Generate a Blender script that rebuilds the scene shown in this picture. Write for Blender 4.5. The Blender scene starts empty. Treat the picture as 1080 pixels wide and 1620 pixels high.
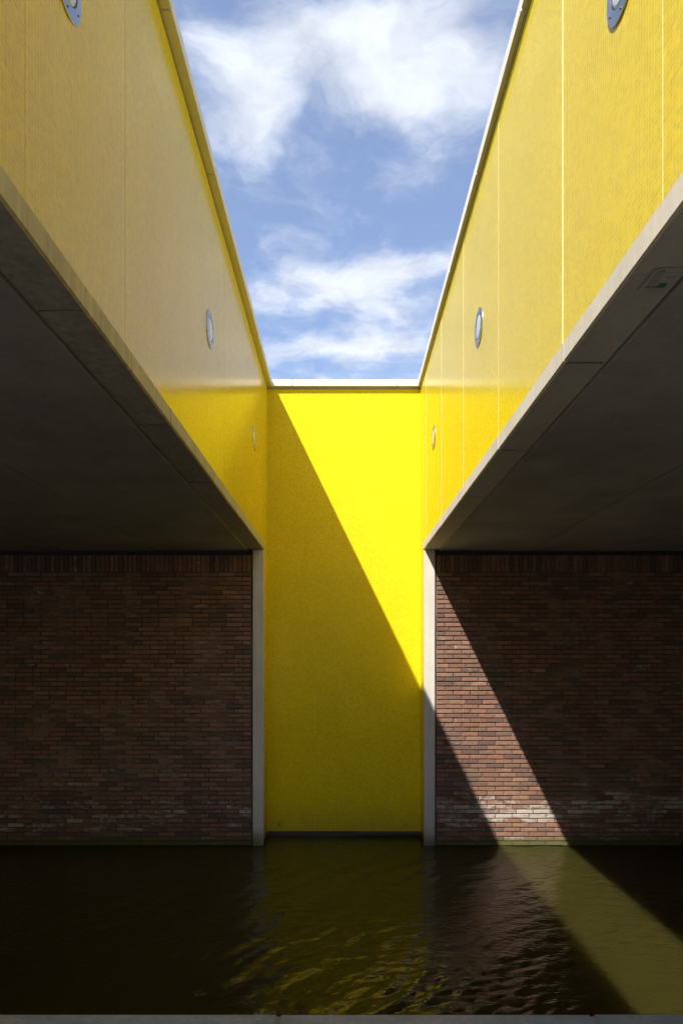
import bpy, bmesh, math, random
from mathutils import Vector, Matrix
import numpy as np
random.seed(7)
rng = np.random.default_rng(7)
C = bpy.context.scene.collection
sc = bpy.context.scene
EYE = 2.47                      # camera height above the water (water is z = 0)

# ------------------------------------------------------------------ camera
cam = bpy.data.objects.new('camera', bpy.data.cameras.new('camera'))
C.objects.link(cam); sc.camera = cam
cam.location = (0, 0, EYE); cam.rotation_euler = (math.pi/2, 0, 0)
cam.data.sensor_fit = 'HORIZONTAL'; cam.data.sensor_width = 24; cam.data.lens = 24
cam.data.shift_x = -3.8/1080; cam.data.shift_y = 229/1080
cam.data.clip_start = 0.05; cam.data.clip_end = 5000

# ------------------------------------------------------------------ render
sc.render.engine = 'CYCLES'
sc.view_settings.view_transform = 'Standard'; sc.view_settings.look = 'None'
sc.view_settings.gamma = 1; sc.view_settings.use_curve_mapping = False
sc.view_settings.exposure = 1.1
sc.cycles.use_denoising = True
sc.cycles.max_bounces = 10; sc.cycles.diffuse_bounces = 6; sc.cycles.glossy_bounces = 6
sc.cycles.sample_clamp_indirect = 4.0
sc.cycles.use_light_tree = False

# ------------------------------------------------------------------ sun and sky
SD = Vector((0.484, 0.74, -1.0)).normalized()          # direction the sunlight travels
elev = math.asin(-SD.z); azim = math.atan2(-SD.x, -SD.y)
sun = bpy.data.objects.new('sun', bpy.data.lights.new('sun', 'SUN'))
C.objects.link(sun); sun.location = (-20, -25, 40)
sun.rotation_euler = SD.to_track_quat('-Z', 'Y').to_euler()
sun.data.energy = 4.0; sun.data.angle = math.radians(0.53); sun.data.color = (1, 0.955, 0.88)

w = bpy.data.worlds.new('World'); sc.world = w; w.use_nodes = True
nt = w.node_tree; nt.nodes.clear()
class NT:
    """small helper for building node graphs"""
    def __init__(s, t): s.t = t
    def n(s, kind, **kw):
        x = s.t.nodes.new(kind)
        for k, v in kw.items(): setattr(x, k, v)
        return x
    def link(s, a, b): s.t.links.new(a, b)
    def put(s, sock, v):
        if hasattr(v, 'is_output'): s.link(v, sock)
        elif v is not None: sock.default_value = v
    def m(s, op, a, b=None, c=None, clamp=False):
        x = s.n('ShaderNodeMath', operation=op, use_clamp=clamp)
        for i, v in enumerate((a, b, c)): s.put(x.inputs[i], v)
        return x.outputs[0]
    def vm(s, op, a, b=None, scale=None):
        x = s.n('ShaderNodeVectorMath', operation=op)
        s.put(x.inputs[0], a); s.put(x.inputs[1], b)
        if scale is not None: s.put(x.inputs['Scale'], scale)
        return x.outputs[0]
    def xyz(s, x=0.0, y=0.0, z=0.0):
        c = s.n('ShaderNodeCombineXYZ')
        for i, v in enumerate((x, y, z)): s.put(c.inputs[i], v)
        return c.outputs[0]
    def sep(s, v):
        c = s.n('ShaderNodeSeparateXYZ'); s.link(v, c.inputs[0]); return c.outputs
    def ramp(s, v, a, b, c=0.0, d=1.0, smooth=True):
        x = s.n('ShaderNodeMapRange'); x.interpolation_type = 'SMOOTHSTEP' if smooth else 'LINEAR'
        s.put(x.inputs[0], v)
        for i, q in enumerate((a, b, c, d)): s.put(x.inputs[i+1], q)
        return x.outputs[0]
    def noise(s, v, scale, detail=3, rough=0.5, dist=0.0, out=0):
        x = s.n('ShaderNodeTexNoise'); s.put(x.inputs['Vector'], v)
        x.inputs['Scale'].default_value = scale; x.inputs['Detail'].default_value = detail
        x.inputs['Roughness'].default_value = rough; x.inputs['Distortion'].default_value = dist
        return x.outputs[out]
    def mix(s, f, a, b, mode='MIX'):
        x = s.n('ShaderNodeMix', data_type='RGBA', blend_type=mode)
        s.put(x.inputs[0], f)
        for i, v in ((6, a), (7, b)):
            if isinstance(v, (tuple, list)) and len(v) == 3: v = (*v, 1)
            s.put(x.inputs[i], v)
        return x.outputs[2]

g = NT(nt)
sky = g.n('ShaderNodeTexSky'); sky.sky_type = 'NISHITA'; sky.sun_disc = False
sky.sun_elevation = elev; sky.sun_rotation = azim % (2*math.pi)
sky.air_density = 1.0; sky.dust_density = 1.0; sky.ozone_density = 1.5
tc = g.n('ShaderNodeTexCoord')
dx, dy, dz = g.sep(tc.outputs['Generated'])
zz = g.m('MAXIMUM', dz, 0.03)
P0 = g.m('DIVIDE', dx, zz); Q0 = g.m('DIVIDE', dy, zz)       # a point on a flat cloud layer of height 1
pq = g.xyz(P0, Q0, 0.0)
wv = g.noise(pq, 2.6, 4, 0.55, out=1)
wv = g.vm('SCALE', g.vm('SUBTRACT', wv, (0.5, 0.5, 0.5)), scale=0.30)
pw = g.vm('ADD', pq, wv)
P, Q, _ = g.sep(pw)
def blob(px, py, rx, ry, amp, rot=0):
    """a cloud bank over the point of the sky seen at that place"""
    v = (1039-py)/1080; q = 1/v; p = (px-544)/1080*q
    a = rx/1080*q; b = ry/1080*q*q
    x = g.m('SUBTRACT', P, p); y = g.m('SUBTRACT', Q, q)
    if rot:
        c, s_ = math.cos(rot), math.sin(rot)
        x, y = (g.m('ADD', g.m('MULTIPLY', x, c), g.m('MULTIPLY', y, s_)),
                g.m('SUBTRACT', g.m('MULTIPLY', y, c), g.m('MULTIPLY', x, s_)))
    x = g.m('DIVIDE', x, a); y = g.m('DIVIDE', y, b)
    r = g.m('ADD', g.m('MULTIPLY', x, x), g.m('MULTIPLY', y, y))
    return g.m('MULTIPLY', g.m('POWER', 2.718, g.m('MULTIPLY', r, -1.0)), amp)
bl = [blob(560, 85, 200, 115, 0.62), blob(400, 190, 80, 85, 0.75), blob(700, 120, 120, 70, 0.42),
      blob(600, 30, 120, 60, 0.3), blob(600, 430, 170, 30, 0.85), blob(470, 465, 110, 26, 0.55),
      blob(610, 540, 120, 26, 0.85), blob(460, 560, 120, 22, 0.45), blob(540, 610, 300, 22, 0.5), blob(250, 60, 110, 90, 0.35), blob(60, 250, 200, 150, 0.5), blob(1000, 120, 180, 200, -0.7), blob(650, 110, 130, 80, 0.4), blob(570, 492, 150, 26, 0.45), blob(540, 250, 120, 30, 0.18)]  # far-left bank and right clearing are added out of view for wall reflections
tot = bl[0]
for b in bl[1:]: tot = g.m('ADD', tot, b)
f1 = g.noise(pw, 4.2, 9, 0.62)
f2 = g.noise(pq, 1.1, 3, 0.5)
dens = g.m('ADD', tot, g.m('MULTIPLY', g.m('SUBTRACT', f1, 0.5), 1.9))
# away from the two banks in view the broken cloud goes on
away = g.ramp(g.m('ADD', g.m('ABSOLUTE', P0), g.m('ABSOLUTE', g.m('SUBTRACT', Q0, 1.7))), 1.15, 2.1)
dens = g.m('ADD', dens, g.m('MULTIPLY', away, g.m('MULTIPLY', g.m('SUBTRACT', f2, 0.36), 2.2)))
cov = g.ramp(dens, 0.0, 0.95)
cov = g.m('MULTIPLY', cov, g.ramp(dz, 0.0, 0.08))
cov = g.m('MULTIPLY', cov, 0.90)
shade = g.ramp(g.noise(pw, 7.0, 6, 0.6), 0.3, 0.7, 0.82, 1.06)
ccol = g.vm('SCALE', (4.75, 5.0, 5.5), scale=shade)
skyc = g.mix(0.10, g.vm('MULTIPLY', sky.outputs[0], (0.97, 1.0, 1.10)), (5.0, 5.3, 6.0))
fin = g.mix(cov, skyc, ccol)
bg = g.n('ShaderNodeBackground'); bg.inputs[1].default_value = 0.097
g.link(fin, bg.inputs[0])
wo = g.n('ShaderNodeOutputWorld'); g.link(bg.outputs[0], wo.inputs[0])

# ------------------------------------------------------------------ materials
def new_mat(name):
    m = bpy.data.materials.new(name); m.use_nodes = True
    m.node_tree.nodes.clear(); t = NT(m.node_tree)
    p = t.n('ShaderNodeBsdfPrincipled'); o = t.n('ShaderNodeOutputMaterial'); t.link(p.outputs[0], o.inputs[0])
    return m, t, p
def pos(t): return t.n('ShaderNodeNewGeometry').outputs['Position']
def bump(t, p, h, strength, dist, normal=None):
    b = t.n('ShaderNodeBump'); b.inputs['Strength'].default_value = strength; b.inputs['Distance'].default_value = dist
    t.link(h, b.inputs['Height'])
    if normal is not None: t.link(normal, b.inputs['Normal'])
    t.link(b.outputs[0], p.inputs['Normal'])

def concrete(name, base, dirt=0.35, streak=0.3, wet=None, rough=0.8, algae=False):
    m, t, p = new_mat(name); P_ = pos(t); x, y, z = t.sep(P_)
    n1 = t.noise(P_, 2.2, 5, 0.6); n2 = t.noise(P_, 38, 4, 0.65)
    st = t.noise(t.vm('MULTIPLY', P_, (26, 26, 1.2)), 1.0, 4, 0.6)
    f = t.m('ADD', t.m('MULTIPLY', t.m('SUBTRACT', n1, 0.5), dirt), t.m('MULTIPLY', t.m('SUBTRACT', n2, 0.5), dirt*0.55))
    f = t.m('ADD', f, t.m('MULTIPLY', t.m('SUBTRACT', st, 0.5), streak))
    c = t.vm('SCALE', tuple(base), scale=t.m('ADD', 1.0, f))
    pits = t.noise(P_, 90, 2, 0.5); pm = t.ramp(pits, 0.70, 0.76)
    c = t.mix(t.m('MULTIPLY', pm, 0.55), c, tuple(b*0.35 for b in base))
    blot = t.ramp(t.noise(P_, 5.5, 6, 0.7, 0.6), 0.60, 0.74)
    c = t.mix(t.m('MULTIPLY', blot, 0.28), c, (base[0]*0.5, base[1]*0.47, base[2]*0.42))
    if algae:
        a = t.ramp(t.m('ADD', z, t.m('MULTIPLY', t.m('SUBTRACT', n1, 0.5), 0.25)), 0.02, 0.30, 1, 0)
        c = t.mix(t.m('MULTIPLY', a, 0.85), c, (0.10, 0.082, 0.030))
    t.link(c, p.inputs['Base Color']); p.inputs['Roughness'].default_value = rough
    p.inputs['Specular IOR Level'].default_value = 0.3
    h = t.m('ADD', t.m('MULTIPLY', n2, 0.5), t.m('MULTIPLY', pm, -0.8))
    bump(t, p, h, 0.5, 0.003)
    return m

def mosaic(name, axis, tint=(0.670, 0.498, 0.0003)):
    """small glazed yellow mosaic tiles; axis 0 = wall runs along x, 1 = wall runs along y"""
    m, t, p = new_mat(name); P_ = pos(t); x, y, z = t.sep(P_)
    u = t.m('ADD', (x, y)[axis], 40.0); T = 0.0222
    uv = t.xyz(t.m('DIVIDE', u, T), t.m('DIVIDE', z, T), 0.0)
    cell = t.vm('FLOOR', uv); fr = t.vm('FRACTION', uv); fx, fy, _ = t.sep(fr)
    wn = t.n('ShaderNodeTexWhiteNoise'); wn.noise_dimensions = '3D'; t.link(cell, wn.inputs['Vector'])
    rv, rc = wn.outputs['Value'], wn.outputs['Color']
    # sheets of 15 x 15 tiles differ very slightly
    ws = t.n('ShaderNodeTexWhiteNoise'); t.link(t.vm('FLOOR', t.vm('SCALE', uv, scale=1/15)), ws.inputs['Vector'])
    ex = t.m('MINIMUM', fx, t.m('SUBTRACT', 1.0, fx)); ey = t.m('MINIMUM', fy, t.m('SUBTRACT', 1.0, fy))
    ed = t.m('MINIMUM', ex, ey); grout = t.ramp(ed, 0.045, 0.085, 1, 0)
    big = t.noise(P_, 1.3, 4, 0.6)
    k = t.m('ADD', 0.90, t.m('MULTIPLY', rv, 0.20))
    k = t.m('MULTIPLY', k, t.m('ADD', 0.975, t.m('MULTIPLY', ws.outputs['Value'], 0.05)))
    k = t.m('MULTIPLY', k, t.m('ADD', 0.94, t.m('MULTIPLY', big, 0.12)))
    c = t.vm('SCALE', tint, scale=k)
    # lime haze and dust over the glaze in faint vertical runs
    run = t.noise(t.vm('MULTIPLY', P_, (14, 14, 0.55)), 1.0, 5, 0.62)
    c = t.mix(t.ramp(run, 0.50, 0.78, 0, 0.06), c, (0.60, 0.53, 0.12))
    c = t.mix(t.ramp(run, 0.30, 0.48, 0.06, 0), c, (0.42, 0.30, 0.01))
    # grime in the lowest hand's breadth above the water
    foot = t.ramp(t.m('ADD', z, t.m('MULTIPLY', t.noise(P_, 6, 4), 0.5)), 0.28, 0.85, 0.5, 0)
    c = t.mix(foot, c, (0.25, 0.18, 0.03))
    c = t.mix(grout, c, (0.70, 0.60, 0.045))
    t.link(c, p.inputs['Base Color'])
    r = t.m('ADD', 0.13, t.m('MULTIPLY', rv, 0.05))
    r = t.m('ADD', r, t.ramp(run, 0.4, 0.75, 0.0, 0.04))
    r = t.m('MAXIMUM', r, t.m('MULTIPLY', grout, 0.7))
    t.link(r, p.inputs['Roughness']); p.inputs['IOR'].default_value = 1.33
    p.inputs['Specular Tint'].default_value = (1.0, 0.82, 0.18, 1)   # yellow put into head-on reflections to hold back the sky's blue
    # every tile sits a hair out of plane
    N = t.n('ShaderNodeNewGeometry').outputs['Normal']
    tilt = t.vm('SCALE', t.vm('SUBTRACT', rc, (0.5, 0.5, 0.5)), scale=0.035)
    NN = t.vm('NORMALIZE', t.vm('ADD', N, tilt))
    h = t.m('MULTIPLY', grout, -1.0)
    bump(t, p, h, 0.35, 0.0012, NN)
    return m

def brick_mat(name, islands):
    m, t, p = new_mat(name); P_ = pos(t); x, y, z = t.sep(P_)
    if islands: r = t.n('ShaderNodeNewGeometry').outputs['Random Per Island']
    else: r = t.n('ShaderNodeObjectInfo').outputs['Random']
    cr = t.n('ShaderNodeValToRGB'); t.link(r, cr.inputs[0]); e = cr.color_ramp; e.interpolation = 'CONSTANT'
    cols = [(0.00, (0.211, 0.112, 0.075)), (0.16, (0.248, 0.132, 0.088)), (0.30, (0.170, 0.095, 0.069)),
            (0.42, (0.275, 0.153, 0.098)), (0.54, (0.139, 0.081, 0.062)), (0.63, (0.229, 0.131, 0.092)),
            (0.74, (0.121, 0.088, 0.067)), (0.80, (0.251, 0.127, 0.083)), (0.92, (0.181, 0.109, 0.074))]
    e.elements[0].position = 0; e.elements[0].color = (*cols[0][1], 1)
    e.elements[1].position = cols[1][0]; e.elements[1].color = (*cols[1][1], 1)
    for q, c_ in cols[2:]:
        el = e.elements.new(q); el.color = (*c_, 1)
    c = cr.outputs[0]
    n1 = t.noise(P_, 16, 5, 0.65); n2 = t.noise(P_, 120, 3, 0.6)
    c = t.mix(t.ramp(n1, 0.35, 0.70, 0, 0.35), c, (0.12, 0.062, 0.05))
    c = t.mix(1.0, c, t.vm('SCALE', (1.0, 1.0, 1.0), scale=t.ramp(n2, 0.2, 0.8, 0.72, 1.28)), 'MULTIPLY')
    # lime bloom: patchy bricks, densest in a band above the water
    r2 = t.m('FRACT', t.m('MULTIPLY', r, 37.77))
    wob = t.noise(t.vm('ADD', P_, (37.0, 0.0, 0.0)), 0.9, 3, 0.6)
    zc = t.m('ADD', t.m('ADD', 0.24, t.m('MULTIPLY', wob, 0.42)), t.m('MULTIPLY', x, 0.02))
    band = t.m('MULTIPLY', t.ramp(t.m('ABSOLUTE', t.m('SUBTRACT', z, zc)), 0.02, 0.26, 1, 0), t.ramp(x, -2, 1, 0.45, 1.15))
    low = t.ramp(z, 0.3, 1.2, 0.5, 0.0)
    pat = t.noise(t.vm('MULTIPLY', P_, (3.2, 3.2, 9)), 1.0, 4, 0.6)
    bn = t.noise(t.vm('MULTIPLY', P_, (14, 14, 34)), 1.0, 6, 0.7)
    lm = t.m('ADD', t.m('ADD', t.m('MULTIPLY', band, 0.34), t.m('MULTIPLY', low, 0.30)), t.m('MULTIPLY', t.m('SUBTRACT', pat, 0.5), 1.1))
    lm = t.m('ADD', lm, t.m('MULTIPLY', t.m('SUBTRACT', r2, 0.5), 0.50))
    lm = t.m('ADD', lm, t.m('MULTIPLY', t.m('SUBTRACT', bn, 0.5), 1.3))
    c = t.mix(t.ramp(lm, 0.30, 0.72, 0, 0.82), c, (0.47, 0.42, 0.36))
    up = t.m('ADD', t.m('MULTIPLY', t.m('SUBTRACT', bn, 0.5), 1.6), t.m('MULTIPLY', t.m('SUBTRACT', r2, 0.5), 0.5))
    c = t.mix(t.ramp(up, 0.18, 0.55, 0, 0.38), c, (0.33, 0.265, 0.21))
    # algae on the courses at the waterline
    al = t.ramp(t.m('ADD', z, t.m('MULTIPLY', t.m('SUBTRACT', n1, 0.5), 0.10)), 0.05, 0.14, 0.85, 0)
    c = t.mix(al, c, (0.085, 0.095, 0.028))
    t.link(c, p.inputs['Base Color']); p.inputs['Roughness'].default_value = 0.85
    p.inputs['Specular IOR Level'].default_value = 0.25
    bump(t, p, t.m('ADD', n1, t.m('MULTIPLY', n2, 0.6)), 0.6, 0.004)
    return m

def plain(name, col, rough=0.5, metal=0.0, var=0.15, scale=20):
    m, t, p = new_mat(name); P_ = pos(t)
    n1 = t.noise(P_, scale, 4, 0.6)
    c = t.vm('SCALE', tuple(col), scale=t.ramp(n1, 0.2, 0.8, 1-var, 1+var))
    t.link(c, p.inputs['Base Color']); p.inputs['Metallic'].default_value = metal
    t.link(t.ramp(n1, 0.2, 0.8, rough*0.8, min(1, rough*1.2)), p.inputs['Roughness'])
    return m

M = {}
M['concrete_pale'] = concrete('pale precast concrete', (0.56, 0.52, 0.45), 0.34, 0.40, algae=True)  # same pale concrete on the right beam and both posts
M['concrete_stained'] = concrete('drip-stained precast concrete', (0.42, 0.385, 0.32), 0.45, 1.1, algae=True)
M['ceiling'] = concrete('grey slab concrete', (0.38, 0.37, 0.345), 0.85, 0.0)
M['coping'] = concrete('pale coping stone', (0.66, 0.64, 0.60), 0.15, 0.12, rough=0.6)
M['mosaic_x'] = mosaic('yellow mosaic on end wall', 0)
M['mosaic_y'] = mosaic('yellow mosaic on side wall', 1)
M['brick'] = brick_mat('weathered red brick', False)
M['brick_mass'] = brick_mat('weathered red brick in the mass', True)
M['joint'] = plain('dark joint sealant', (0.035, 0.033, 0.028), 0.8)
M['grout'] = plain('pale joint filler', (0.62, 0.55, 0.30), 0.8)
M['joint_pale'] = plain('cream joint filler', (0.82, 0.76, 0.50), 0.7)
M['mortar_grey'] = plain('grey brown mortar', (0.24, 0.215, 0.18), 0.9)
M['crack'] = plain('dirt in cracks', (0.13, 0.12, 0.10), 0.9)
M['plinth'] = concrete('wet plinth', (0.085, 0.065, 0.045), 0.5, 0.2, rough=0.45)
M['steel'] = plain('brushed stainless steel', (0.40, 0.43, 0.48), 0.34, 1.0, 0.06, 60)
M['screw'] = plain('screw head', (0.25, 0.25, 0.26), 0.3, 1.0)
M['rubber'] = plain('black rubber seal', (0.02, 0.02, 0.02), 0.6)
M['metal_flash'] = plain('grey flashing', (0.30, 0.29, 0.27), 0.5, 0.3)

def mortar_mat():
    m, t, p = new_mat('lime mortar'); P_ = pos(t); x, y, z = t.sep(P_)
    n1 = t.noise(P_, 60, 4, 0.6); n2 = t.noise(P_, 2.6, 4, 0.6)
    c = t.mix(t.ramp(n2, 0.45, 0.70), (0.055, 0.05, 0.042), (0.24, 0.215, 0.18))  # dark tone stands in for shadow in the recessed joints; pale patches are mortar
    c = t.mix(t.ramp(n1, 0.3, 0.7, 0, 0.4), c, (0.10, 0.09, 0.075))
    c = t.mix(t.ramp(z, 0.05, 0.16, 0.8, 0), c, (0.06, 0.07, 0.025))
    t.link(c, p.inputs['Base Color']); p.inputs['Roughness'].default_value = 0.95
    bump(t, p, n1, 0.7, 0.004)
    return m
M['mortar'] = mortar_mat()

def glass_mat():
    m, t, p = new_mat('frosted lamp glass')
    n = t.noise(pos(t), 30, 3)
    c = t.mix(n, (0.50, 0.56, 0.52), (0.62, 0.67, 0.62))
    t.link(c, p.inputs['Base Color']); p.inputs['Roughness'].default_value = 0.22
    p.inputs['Coat Weight'].default_value = 0.6; p.inputs['Coat Roughness'].default_value = 0.08
    return m
M['glass'] = glass_mat()

def stone_mat():
    m, t, p = new_mat('blue-grey quay stone'); P_ = pos(t)
    n1 = t.noise(P_, 3.5, 5, 0.6); n2 = t.noise(P_, 45, 4, 0.7); n3 = t.noise(P_, 14, 6, 0.7, 1.2)
    c = t.mix(t.ramp(n1, 0.35, 0.65), (0.24, 0.26, 0.28), (0.36, 0.375, 0.36))
    c = t.mix(t.ramp(n2, 0.3, 0.7, 0, 0.45), c, (0.17, 0.18, 0.19))
    c = t.mix(t.ramp(n3, 0.62, 0.70, 0, 0.7), c, (0.60, 0.60, 0.58))
    t.link(c, p.inputs['Base Color']); p.inputs['Roughness'].default_value = 0.6
    bump(t, p, n2, 0.5, 0.003)
    return m
M['stone'] = stone_mat()
M['paving'] = concrete('pale walkway paving', (0.20, 0.19, 0.17), 0.3, 0.0)

def water_mat():
    m, t, p = new_mat('murky canal water'); P_ = pos(t)
    n1 = t.noise(P_, 0.9, 3, 0.5)
    c = t.mix(n1, (0.0285, 0.0250, 0.0048), (0.034, 0.0295, 0.0062))
    p.inputs['Subsurface Weight'].default_value = 1.0; p.inputs['Subsurface Scale'].default_value = 1.0
    p.inputs['Subsurface Radius'].default_value = (1.5, 1.4, 0.6)
    t.link(c, p.inputs['Base Color']); p.inputs['Roughness'].default_value = 0.03
    p.inputs['IOR'].default_value = 1.37
    q = t.vm('MULTIPLY', P_, (1.0, 1.5, 1.0))
    h = t.m('ADD', t.noise(q, 13, 3, 0.55, 0.4), t.m('MULTIPLY', t.noise(q, 34, 2, 0.5), 0.22))
    bump(t, p, h, 0.6, 0.014)
    return m
M['water'] = water_mat()

# ------------------------------------------------------------------ mesh helpers
def mesh(name, verts, faces, mat, smooth=False):
    me = bpy.data.meshes.new(name); me.from_pydata([tuple(v) for v in verts], [], faces); me.update()
    me.materials.append(M[mat] if isinstance(mat, str) else mat)
    if smooth:
        for f in me.polygons: f.use_smooth = True
    return me
def link(name, me, parent=None, loc=None, rot=None, **props):
    o = bpy.data.objects.new(name, me); C.objects.link(o)
    if loc is not None: o.location = loc
    if rot is not None: o.rotation_euler = rot
    if parent is not None: o.parent = parent
    for k, v in props.items(): o[k] = v
    return o
def empty(name, loc=(0, 0, 0), rot=None, **props):
    return link(name, None, None, loc, rot, **props)
def box_bm(bm, a, b, bev=0.0, seg=1):
    a = Vector(a); b = Vector(b); c = (a+b)/2; s = b-a
    tmp = bmesh.new()
    bmesh.ops.create_cube(tmp, size=1, matrix=Matrix.Translation(c) @ Matrix.Diagonal((abs(s.x), abs(s.y), abs(s.z), 1)))
    if bev: bmesh.ops.bevel(tmp, geom=tmp.edges[:], offset=bev, segments=seg, affect='EDGES')
    me = bpy.data.meshes.new('t'); tmp.to_mesh(me); tmp.free(); bm.from_mesh(me); bpy.data.meshes.remove(me)
def box(name, a, b, mat, parent=None, bev=0.0, seg=1, **props):
    bm = bmesh.new(); box_bm(bm, a, b, bev, seg); me = bpy.data.meshes.new(name); bm.to_mesh(me); bm.free()
    me.materials.append(M[mat]); return link(name, me, parent, **props)
def prism_y(name, prof, y0, y1, mat, parent=None, **props):
    """extrude an (x, z) outline along y"""
    n = len(prof)
    v = [(x, y0, z) for x, z in prof] + [(x, y1, z) for x, z in prof]
    f = [tuple(range(n)), tuple(range(2*n-1, n-1, -1))] + [(i, i+n, (i+1) % n+n, (i+1) % n) for i in range(n)]
    me = mesh(name, v, f, mat)
    bm = bmesh.new(); bm.from_mesh(me); bmesh.ops.recalc_face_normals(bm, faces=bm.faces[:]); bm.to_mesh(me); bm.free()
    return link(name, me, parent, **props)

# ------------------------------------------------------------------ dimensions (z above the water)
XW = 1.050                    # tile face of the side walls
YF, YB = -4.2, 9.40           # near end of the light well (behind the camera, set short for more frontal light), tile face of the end wall
YP = 8.90                     # front of posts and brick walls
Z = lambda e: e + EYE         # height relative to the eye
Z_TOP, Z_FT, Z_FB, Z_SL = Z(3.796), Z(1.500), Z(1.401), Z(1.384)
XO = 8.0                      # added outer walls that keep side light out

# ------------------------------------------------------------------ water
def grid_axis(a, b, fine0, fine1, fs, cs):
    out = list(np.arange(a, fine0, cs)) + list(np.arange(fine0, fine1, fs)) + list(np.arange(fine1, b, cs)) + [b]
    return np.array(out)
xs = grid_axis(-XO-0.1, XO+0.1, -4.6, 4.6, 0.020, 0.25)
ys = grid_axis(2.2, 9.6, 3.0, 9.5, 0.018, 0.2)
X, Y = np.meshgrid(xs, ys)
H = np.zeros_like(X)
def vnoise(X, Y, s, seed):
    r = np.random.default_rng(seed); G = r.random((256, 256))
    x = X/s+91.3; y = Y/s+57.7; xi = np.floor(x).astype(int); yi = np.floor(y).astype(int)
    fx = x-xi; fy = y-yi; fx = fx*fx*(3-2*fx); fy = fy*fy*(3-2*fy)
    g_ = lambda a, b: G[a % 256, b % 256]
    return (g_(xi, yi)*(1-fx)+g_(xi+1, yi)*fx)*(1-fy)+(g_(xi, yi+1)*(1-fx)+g_(xi+1, yi+1)*fx)*fy - 0.5
# small wind ripples in rough trains, stronger in gusty patches
gust = np.clip(0.55 + 1.5*vnoise(X, Y, 1.5, 3), 0.12, 1.4)
near = np.clip((9.6-Y)/4.0, 0.2, 1.0)
mid = np.exp(-((X-0.9)/2.1)**2)*0.75+0.30
amp = gust*near*mid
wx = X+0.22*vnoise(X, Y, 0.7, 11); wy = Y+0.22*vnoise(X, Y, 0.6, 12)
for lam, ang, a, sd in ((0.40, 146, 1.9, 21), (0.27, 128, 1.35, 22), (0.17, 155, 0.80, 23), (0.12, 110, 0.42, 24), (0.22, 75, 0.55, 25), (0.085, 135, 0.30, 26), (0.062, 150, 0.15, 27), (0.055, 112, 0.12, 28)):
    t_ = math.radians(ang); ph = 2*math.pi*(wx*math.cos(t_)+wy*math.sin(t_))/lam
    env = np.clip(0.5+1.6*vnoise(X, Y, lam*3.2, sd), 0, 1.4)
    H += a*0.001*env*np.sin(ph + 3.0*vnoise(X, Y, lam*2.5, sd+40))
H *= amp*6.6
H += 0.0022*vnoise(X, Y, 0.35, 61)*amp
ny, nx = X.shape
V = np.stack([X, Y, H], -1).reshape(-1, 3)
idx = np.arange(nx*ny).reshape(ny, nx)
F = np.stack([idx[:-1, :-1], idx[:-1, 1:], idx[1:, 1:], idx[1:, :-1]], -1).reshape(-1, 4)
me = bpy.data.meshes.new('water'); me.vertices.add(len(V)); me.vertices.foreach_set('co', V.ravel())
me.loops.add(F.size); me.loops.foreach_set('vertex_index', F.ravel().astype(np.int32))
me.polygons.add(len(F)); me.polygons.foreach_set('loop_start', np.arange(0, F.size, 4, dtype=np.int32))
me.update(calc_edges=True); me.validate()
me.polygons.foreach_set('use_smooth', np.ones(len(F), bool)); me.materials.append(M['water'])
link('water', me, kind='structure')

# ------------------------------------------------------------------ yellow walls
JY = [YF, -4.9, -3.5, -2.16, -0.8, 0.56, 2.25, 3.28, 4.64, 6.00, 7.36, 8.72, YB+0.30]
JC = [YF, -5.4, -4.07, -2.74, -1.41, -0.08, 1.25, 2.58, 3.91, 5.24, 6.57, 7.90, 9.23]
JY = [YF] + [q for q in JY if q > YF+0.4]; JC = [YF] + [q for q in JC if q > YF+0.4]
def side_wall(s, label, overhang):
    root = empty('tiled_wall', (s*(XW+0.12), 0, Z_FT), label=label, category='wall', kind='thing')
    inv = Matrix.Translation((-s*(XW+0.12), 0, -Z_FT))
    def part(o): o.matrix_parent_inverse = inv; return o
    zt = Z_TOP-0.095
    # core of the wall behind the panels; above the beam
    part(box('core', (s*(XW+0.03), YF, Z_FT), (s*(XW+0.28), YB+0.3, zt+0.02), 'joint', root))
    ends = JY
    for i, (a, b) in enumerate(zip(ends[:-1], ends[1:])):
        gp = 0.0010 if s > 0 else 0.0005
        b2 = min(b, YB) if b > 9.0 else b
        part(box('tile_panel', (s*(XW+random.uniform(0, .0012)), a+gp, Z_FT+0.002), (s*(XW+0.035), b2-gp, zt), 'mosaic_y', root))
        if b < 9 and s > 0:
            jw = 0.0026 if abs(b-3.28) < .1 else 0.0011
            part(box('joint_strip', (s*(XW-0.0012), b-jw, Z_FT+0.003), (s*(XW+0.034), b+jw, zt-0.001), 'joint_pale' if abs(b-3.28) < .1 else 'grout', root))
    # return below the beam, between post and end wall
    part(box('tile_panel', (s*XW, YP+0.075, Z(-2.40)), (s*(XW+0.14), YB, Z_FT-0.002), 'mosaic_y', root))
    part(box('plinth', (s*(XW+0.02), YP+0.06, -0.5), (s*(XW+0.14), YB, Z(-2.403)), 'plinth', root))
    # coping in lengths with open joints, on a thin flashing
    xi = XW-overhang
    part(box('flashing', (s*(XW-0.006), YF, zt-0.016), (s*(XW+0.02), YB, zt+0.004), 'metal_flash', root))
    for a, b in zip(JC, JC[1:]+[YB+0.36]):
        j = random.uniform(-.0015, .0015)
        if b > YB: b = YB-0.066
        if b-a < 0.05: continue
        part(box('coping', (s*(xi+j), a+0.003, zt+0.005), (s*(XW+0.36), b-0.003, Z_TOP), 'coping', root, bev=0.004, seg=2))
    return root
side_wall(-1, 'shaded yellow mosaic side wall on the left, above the left concrete beam', 0.064)
side_wall(1, 'sunlit yellow mosaic side wall on the right, above the right concrete beam', 0.036)

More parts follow.
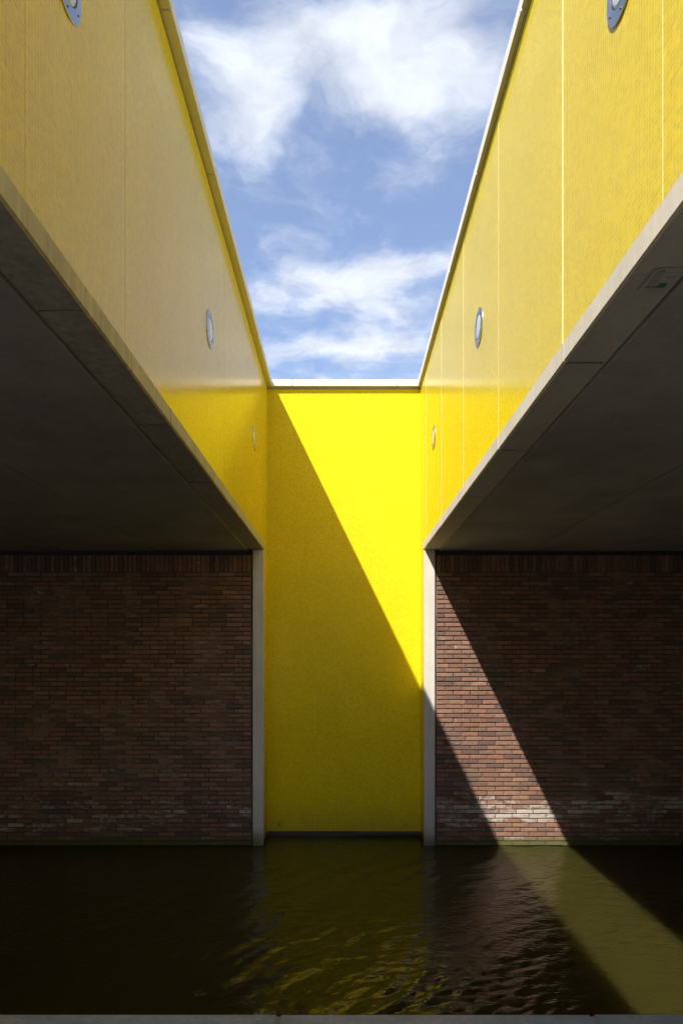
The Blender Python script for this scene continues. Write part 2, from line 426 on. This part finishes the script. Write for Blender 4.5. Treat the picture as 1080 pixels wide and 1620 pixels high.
root = empty('tiled_wall', (0, YB+0.1, 0), label='tall yellow mosaic end wall cut by a diagonal shadow, rising from the water', category='wall', kind='thing')
def keep(o, r):
    o.matrix_parent_inverse = Matrix.Translation(-r.location); return o
zt = Z_TOP-0.095
keep(box('tile_panel', (-XW-0.03, YB, Z(-2.405)), (XW+0.03, YB+0.05, zt), 'mosaic_x', root), root)
keep(box('core', (-XW-0.3, YB+0.052, -0.6), (XW+0.3, YB+0.32, zt+0.02), 'joint', root), root)
keep(box('flashing', (-XW, YB-0.007, zt-0.018), (XW, YB+0.02, zt+0.004), 'metal_flash', root), root)
xc = [-1.41, -0.70, 0.735, 1.41]
for a, b in zip(xc[:-1], xc[1:]):
    keep(box('coping', (a+0.003, YB-0.063+random.uniform(-.001, .001), zt+0.005), (b-0.003, YB+0.36, Z_TOP), 'coping', root, bev=0.004, seg=2), root)
keep(box('plinth', (-XW-0.02, YB+0.015, -0.6), (XW+0.02, YB+0.05, Z(-2.408)), 'plinth', root), root)
keep(box('ledge', (0.16, YB-0.012, 0.030), (XW-0.02, YB+0.016, 0.056), 'plinth', root, bev=0.004, label='brown ledge below the mosaic'), root)
# scuffs scratched into the tiles low on the wall
bm = bmesh.new()
for x, z0, z1, l in ((-0.885, .13, .19, 0), (-0.855, .12, .205, 0), (-0.875, .155, .160, .03)):
    box_bm(bm, (x-.003-l, YB-0.0015, z0), (x+.003, YB+0.001, z1))
me = bpy.data.meshes.new('scuff_mark'); bm.to_mesh(me); bm.free(); me.materials.append(M['joint'])
keep(link('scuff_mark', me, root), root)
bm = bmesh.new()
for x, z0, dx_, dz_ in ((0.79, .21, .05, -.09), (0.83, .12, .045, .05), (0.80, .11, .04, .012)):
    bmesh.ops.create_cube(bm, size=1, matrix=Matrix.Translation((x+dx_/2, YB-0.0003, z0+dz_/2)) @ Matrix.Rotation(-math.atan2(dz_, dx_), 4, 'Y') @ Matrix.Diagonal((math.hypot(dx_, dz_), .002, .004, 1)))
me = bpy.data.meshes.new('scuff_mark'); bm.to_mesh(me); bm.free(); me.materials.append(M['joint'])
keep(link('scuff_mark', me, root), root)

# unseen ground behind the viewer, added with the open end for frontal light
o = box('ground', (-400, -600, Z(-1.75)), (400, YF-0.25, Z(-1.555)), 'paving'); o['kind'] = 'structure'

# ------------------------------------------------------------------ beams and posts
def beam(s, label):
    root = empty('concrete_beam', (s*1.15, 0, Z_FB), label=label, category='beam', kind='thing')
    js = [YF, -5.0, -3.5, -2.16, -0.8, 0.56, 1.90, 3.25, 4.62, 5.98, 7.37, YP+0.12]
    if s < 0: js = [YF, -5.0, -3.5, -2.16, -0.8, 0.56, 1.42, 2.76, 4.12, 5.47, 6.83, YP+0.12]
    js = [YF] + [q for q in js if q > YF+0.4]
    for i, (a, b) in enumerate(zip(js[:-1], js[1:])):
        d = random.uniform(-.0025, .0025); e = random.uniform(-.003, .003)
        pr = [(s*(1.045+d), Z_FT-0.001), (s*(1.045+d), Z_FB+0.011), (s*(1.055+d), Z_FB+e), (s*1.246, Z_FB+e), (s*1.246, Z_FT-0.001)]
        o = prism_y('beam_length', pr, a+0.003, b-0.003, 'concrete_pale' if s > 0 else 'concrete_stained', root)
        keep(o, root)
    # toothed cracks where the lengths meet, seen on the soffit
    for b in [q for q in js[:-2] if q > 1.2]:
        pts = [(1.056, b+0.006)]
        for k in range(5): pts.append((1.056+(k+1)*0.036, b+random.uniform(-.006, .022)*(1 if k % 2 else -0.4)))
        v, f = [], []
        for (xa, ya), (xb, yb) in zip(pts[:-1], pts[1:]):
            n = len(v); wq = random.uniform(.0008, .0016)
            v += [(s*xa, ya-wq, Z_FB-.0035), (s*xb, yb-wq, Z_FB-.0035), (s*xb, yb+wq, Z_FB-.0035), (s*xa, ya+wq, Z_FB-.0035)]
            v += [(q[0], q[1], Z_FB+.004) for q in v[n:n+4]]
            f += [(n, n+1, n+2, n+3), (n, n+4, n+5, n+1), (n+1, n+5, n+6, n+2), (n+2, n+6, n+7, n+3), (n+3, n+7, n+4, n)]
        keep(link('crack', mesh('crack', v, f, 'crack'), root, kind='stuff'), root)
    # dark packing in the joints
    keep(box('joint_filler', (s*1.055, YF, Z_FB+0.008), (s*1.243, YP+0.1, Z_FT-0.004), 'joint', root), root)
    return root
beam(-1, 'pale concrete edge beam on the left with dark drip stains, under the shaded yellow wall')
beam(1, 'sunlit pale concrete edge beam on the right, under the bright yellow wall')
# zigzag cracks across the beam soffits
def post(s, label):
    root = empty('concrete_post', (s*1.12, YP+0.04, 0), label=label, category='post', kind='thing')
    bm = bmesh.new(); box_bm(bm, (s*1.047, YP, -0.4), (s*1.187, YP+0.07, Z_FB-0.004), 0.006, 2)
    me = bpy.data.meshes.new('shaft'); bm.to_mesh(me); bm.free(); me.materials.append(M['concrete_pale'])
    keep(link('shaft', me, root), root)
    keep(box('seal', (s*1.187, YP+0.03, -0.4), (s*1.206, YP+0.09, Z_FB-0.01), 'joint', root), root)
post(-1, 'shaded pale concrete post left of the yellow end wall, standing in the water')
post(1, 'pale concrete post right of the yellow end wall, half in sunlight')

# ------------------------------------------------------------------ brick walls
def brick_mesh(L, Hh, D, seed):
    r = random.Random(seed); j = lambda a: r.uniform(-a, a)
    c = 0.0035
    def ring(y, inset, w=0.0):
        return [(-L/2+inset+j(w), y+j(w*.6), -Hh/2+inset+j(w)), (L/2-inset+j(w), y+j(w*.6), -Hh/2+inset+j(w)),
                (L/2-inset+j(w), y+j(w*.6), Hh/2-inset+j(w)), (-L/2+inset+j(w), y+j(w*.6), Hh/2-inset+j(w))]
    v = ring(D, 0) + ring(c, 0, .0012) + ring(0, c, .0012)
    f = [(8, 9, 10, 11)]
    for k in range(4):
        n = (k+1) % 4
        f += [(4+k, 4+n, 8+n, 8+k), (k, n, 4+n, 4+k)]
    return v, f
def brick_wall(s, label):
    root = empty('brick_wall', (s*3.0, YP+0.1, 0), label=label, category='wall', kind='thing')
    CO = 0.0596; BW = 0.2197; x0 = 1.208; x1 = XO-0.1; ztop = Z(1.104)
    places = []        # (x centre, z centre, kind)
    r = random.Random(11 if s > 0 else 12)
    row = 0; z = ztop-CO/2; off = 0.0
    while z > -0.10:
        x = x0
        if row % 2 == 1: places.append((x+BW/4, z, 'half', row)); x += BW/2
        elif row % 8 == 4: places.append((x+BW*3/8, z, 'three', row)); x += BW*0.75
        while x < x1:
            k = r.random()
            if k < 0.012: places.append((x+BW/4, z, 'half', row)); x += BW/2
            else: places.append((x+BW/2, z, 'full', row)); x += BW
        z -= CO; row += 1
    x = x0
    while x < x1: places.append((x+CO/2, ztop+0.108+0.003, 'soldier', -1)); x += CO
    variants = {}
    for kind, L, Hh in (('full', 0.2090, .0470), ('half', .0993, .0470), ('three', .1542, .0470), ('soldier', .0495, .2150)):
        variants[kind] = [brick_mesh(L, Hh, 0.03, 100*i+len(kind)) for i in range(6)]
    meshes = {k: [mesh('brick', v, f, 'brick') for v, f in vs] for k, vs in variants.items()}
    order = sorted(places, key=lambda p_: p_[0] + (0.4 if p_[1] < 0.0 else 0) + (1.5 if p_[2] == 'soldier' and p_[0] > 1.9 else 0))
    verts, faces = [], []
    for i, (x, z, kind, row) in enumerate(order):
        y = YP+0.012+r.uniform(-.0022, .0022); k = r.randrange(6); X_ = s*(x+r.uniform(-.0015, .0015)); Z_ = z+r.uniform(-.0012, .0012)
        if i < 300:
            o = link('brick', meshes[kind][k], root, (X_, y, Z_), (r.uniform(-.012, .012), r.uniform(-.004, .004), r.uniform(-.006, .006)))
            keep(o, root)
        else:
            v, f = variants[kind][k]; n = len(verts)
            verts += [(a+X_, b+y, c+Z_) for a, b, c in v]; faces += [tuple(q+n for q in ff) for ff in f]
    keep(link('bricks', mesh('bricks', verts, faces, 'brick_mass'), root, kind='stuff'), root)
    # mortar bed recessed behind the brick faces
    a, b = sorted((s*(x0-.004), s*x1))
    keep(box('mortar', (a, YP+0.026, -0.5), (b, YP+0.20, ztop+0.222), 'mortar', root), root)
    keep(box('bearing', (a, YP+0.11, ztop+0.2225), (b, YP+0.20, Z_SL+0.1), 'joint', root), root)
brick_wall(-1, 'brown brick wall in shade on the left, standing in the canal')
brick_wall(1, 'red brick wall on the right crossed by a diagonal band of sunlight')

# ------------------------------------------------------------------ ceilings of 1.2 m slabs
def ceiling(s):
    root = empty('ceiling', (s*4, 0, Z_SL), kind='structure')
    x = 1.249
    while x < XO:
        w_ = min(1.2, XO+0.2-x)
        a, b = sorted((s*(x+.005), s*(x+w_-.014))); dz_ = random.uniform(-.0025, .0025)
        keep(box('slab', (a, YF, Z_SL+dz_), (b, YP+0.10, Z_SL+0.26), 'ceiling', root, bev=0.004), root)
        x += 1.2
    a, b = sorted((s*1.25, s*(XO+.2)))
    keep(box('topping', (a, YF-.2, Z_SL+0.262), (b, YP+0.6, Z_SL+0.40), 'joint', root), root)
ceiling(-1); ceiling(1)
for s in (-1, 1):
    a, b = sorted((s*XO, s*(XO+.25)))
    o = box('light_block_wall', (a, YF, -0.5), (b, YP+0.3, Z_SL+0.25), 'ceiling')  # out of view, added to stop light leaking in from the side
    o['label'] = 'unseen concrete wall added to keep daylight out at the %s end' % ('left' if s < 0 else 'right'); o['category'] = 'wall'; o['kind'] = 'thing'
    if s < 0: continue          # left rear kept open so more light reaches the left side
    a, b = sorted((s*1.25, s*(XO+.25)))
    o = box('light_block_wall', (a, YF-.25, 0.3), (b, YF-.002, Z_SL+0.25), 'ceiling')  # added out of view, blocks light from behind on this side
    o['label'] = 'unseen rear wall added to keep daylight out on the %s' % ('left' if s < 0 else 'right'); o['category'] = 'wall'; o['kind'] = 'thing'

# ------------------------------------------------------------------ quay in front
ZQ = Z(-1.55); YQ = 2.96
root = empty('quay', (0, 2.7, ZQ), kind='structure')
keep(box('quay_wall', (-XO, YQ-0.45, -0.5), (XO, YQ-0.03, ZQ-0.122), 'mortar', root), root)
keep(box('joint_mortar', (-XO, YQ-0.40, ZQ-0.12), (XO, YQ-0.012, ZQ-0.006), 'mortar_grey', root), root)
xj = [-8.0, -6.7, -5.4, -4.1, -2.75, -1.62, -0.281, 1.072, 2.40, 3.7, 5.0, 6.4, 8.0]
for i, (a, b) in enumerate(zip(xj[:-1], xj[1:])):
    dy_ = random.uniform(-.004, .004); dz_ = random.uniform(-.002, .002)
    keep(box('coping_stone', (a+.006, YQ-0.42, ZQ-.12), (b-.006, YQ+dy_, ZQ+dz_), 'stone', root, bev=0.006, seg=2), root)
keep(box('walkway', (-XO, YF-.25, ZQ-0.15), (XO, YQ-0.425, ZQ-0.004), 'paving', root), root)

# ------------------------------------------------------------------ round wall lights
def lathe(prof, n=48):
    v, f = [], []
    for i in range(n):
        a = 2*math.pi*i/n
        for r_, h in prof: v.append((h, r_*math.cos(a), r_*math.sin(a)))
    k = len(prof)
    for i in range(n):
        j = (i+1) % n
        for q in range(k-1): f.append((i*k+q, i*k+q+1, j*k+q+1, j*k+q))
    return v, f
def bm_mesh(name, v, f, mat, smooth=False):
    me = mesh(name, v, f, mat)
    bm = bmesh.new(); bm.from_mesh(me); bmesh.ops.remove_doubles(bm, verts=bm.verts[:], dist=1e-5)
    bmesh.ops.recalc_face_normals(bm, faces=bm.faces[:]); bm.to_mesh(me); bm.free()
    if smooth:
        for p_ in me.polygons: p_.use_smooth = True
    return me
ring_me = bm_mesh('ring', *lathe([(0.150, -0.004), (0.150, 0.0045), (0.148, 0.006), (0.101, 0.0095), (0.098, 0.0085), (0.098, 0.002)]), 'steel')
seal_me = bm_mesh('seal', *lathe([(0.0985, 0.003), (0.0985, 0.0075), (0.0940, 0.0075), (0.0940, 0.003)]), 'rubber')
glass_me = bm_mesh('glass', *lathe([(0.0945, 0.002), (0.0945, 0.0065), (0.080, 0.0085), (0.05, 0.010), (0.02, 0.0108), (0.0, 0.011)]), 'glass', True)
sv, sf = lathe([(0.0045, 0.0), (0.0045, 0.0035), (0.0030, 0.0045), (0.0, 0.0045)], 12)
screw_me = bm_mesh('screw', sv, sf, 'screw')
names = {(-1, 0): 'round steel wall light cut by the top edge, on the shaded left wall',
         (-1, 1): 'round steel wall light halfway along the shaded left yellow wall',
         (-1, 2): 'small far round wall light near the end of the shaded left yellow wall',
         (1, 0): 'round steel wall light cut by the top edge, on the sunlit right wall',
         (1, 1): 'round steel wall light halfway along the sunlit right yellow wall',
         (1, 2): 'small far round wall light near the end of the sunlit right yellow wall'}
first = None
for s in (-1, 1):
    for i, y in enumerate((2.575, 5.31, 7.99)):
        yy = y + ((0.005 if i == 0 else 0.04) if s < 0 else 0)
        rot = (0, 0, math.pi) if s > 0 else (0, 0, 0)
        loc = (s*XW, yy, Z(2.578 if (s < 0 and i == 0) else 2.565))
        if first is None:
            first = empty('wall_light', loc, rot)
            link('ring', ring_me, first); link('seal', seal_me, first); link('glass', glass_me, first)
            for k in range(6):
                a = math.radians(30+60*k); link('screw', screw_me, first, (0.0070, .125*math.cos(a), .125*math.sin(a)))
            r_ = first
        else:
            r_ = first.copy(); C.objects.link(r_); r_.location = loc; r_.rotation_euler = rot
            for ch in first.children:
                c2 = ch.copy(); C.objects.link(c2); c2.parent = r_
        r_.scale = (1, 0.94, 0.94)
        r_['label'] = names[(s, i)]; r_['category'] = 'wall light'; r_['group'] = 'round wall lights along the yellow walls'

# ------------------------------------------------------------------ printed label on the underside of the right beam
M['paper'] = plain('weathered label paper', (0.50, 0.50, 0.46), 0.7)
M['ink'] = plain('black print', (0.03, 0.03, 0.03), 0.7)
M['ink_soft'] = plain('small grey print', (0.20, 0.20, 0.18), 0.7)
M['green'] = plain('green print', (0.06, 0.22, 0.13), 0.7)
M['red'] = plain('red print', (0.40, 0.05, 0.04), 0.7)
root = empty('label_sticker', (1.18, 2.54, Z_FB-0.004), label='small printed paper label with green patch under the right beam', category='label')
def flat(name, rects, mat, h):
    v, f = [], []
    for a, b, c, d in rects:
        n = len(v); v += [(a, b, -h), (c, b, -h), (c, d, -h), (a, d, -h)]; f.append((n, n+3, n+2, n+1))
    return link(name, mesh(name, v, f, mat), root)
keep(box('sheet', (1.122, 2.455, Z_FB-0.0040), (1.236, 2.607, Z_FB-0.0034), 'paper', root), root)
# sheet coordinates: x to the right, y away from the viewer (down the page)
flat('small_print', [(-.045, y_, -.045+l, y_+.0025) for y_, l in ((-.052, .034), (-.040, .030), (-.028, .034), (-.010, .030), (0.0, .026), (.010, .030))] + [(-.045, -.062, .05, -.0605), (-.04, .055, .03, .057)], 'ink_soft', 0.0016)['kind'] = 'stuff'
flat('logo', [(-.030, -.078, -.020, -.070), (-.040, -.069, -.022, -.066)], 'red', 0.0016)
flat('green_patch', [(-.002, .008, .030, .040)], 'green', 0.0016)
def text(body, x, y, size):
    cu = bpy.data.curves.new('t', 'FONT'); cu.body = body; cu.size = size; cu.extrude = 0.0
    o = bpy.data.objects.new('t', cu); C.objects.link(o)
    bpy.context.view_layer.update()
    me = bpy.data.meshes.new_from_object(o.evaluated_get(bpy.context.evaluated_depsgraph_get()))
    bpy.data.objects.remove(o)
    me.materials.clear(); me.materials.append(M['ink'])
    t_ = link('lettering', me, root, (x, y, -.002)); t_.rotation_euler = (math.pi, 0, 0); return t_
text('38.02', -.048, .040, .022)
text('2C 41', .004, -.028, .014)
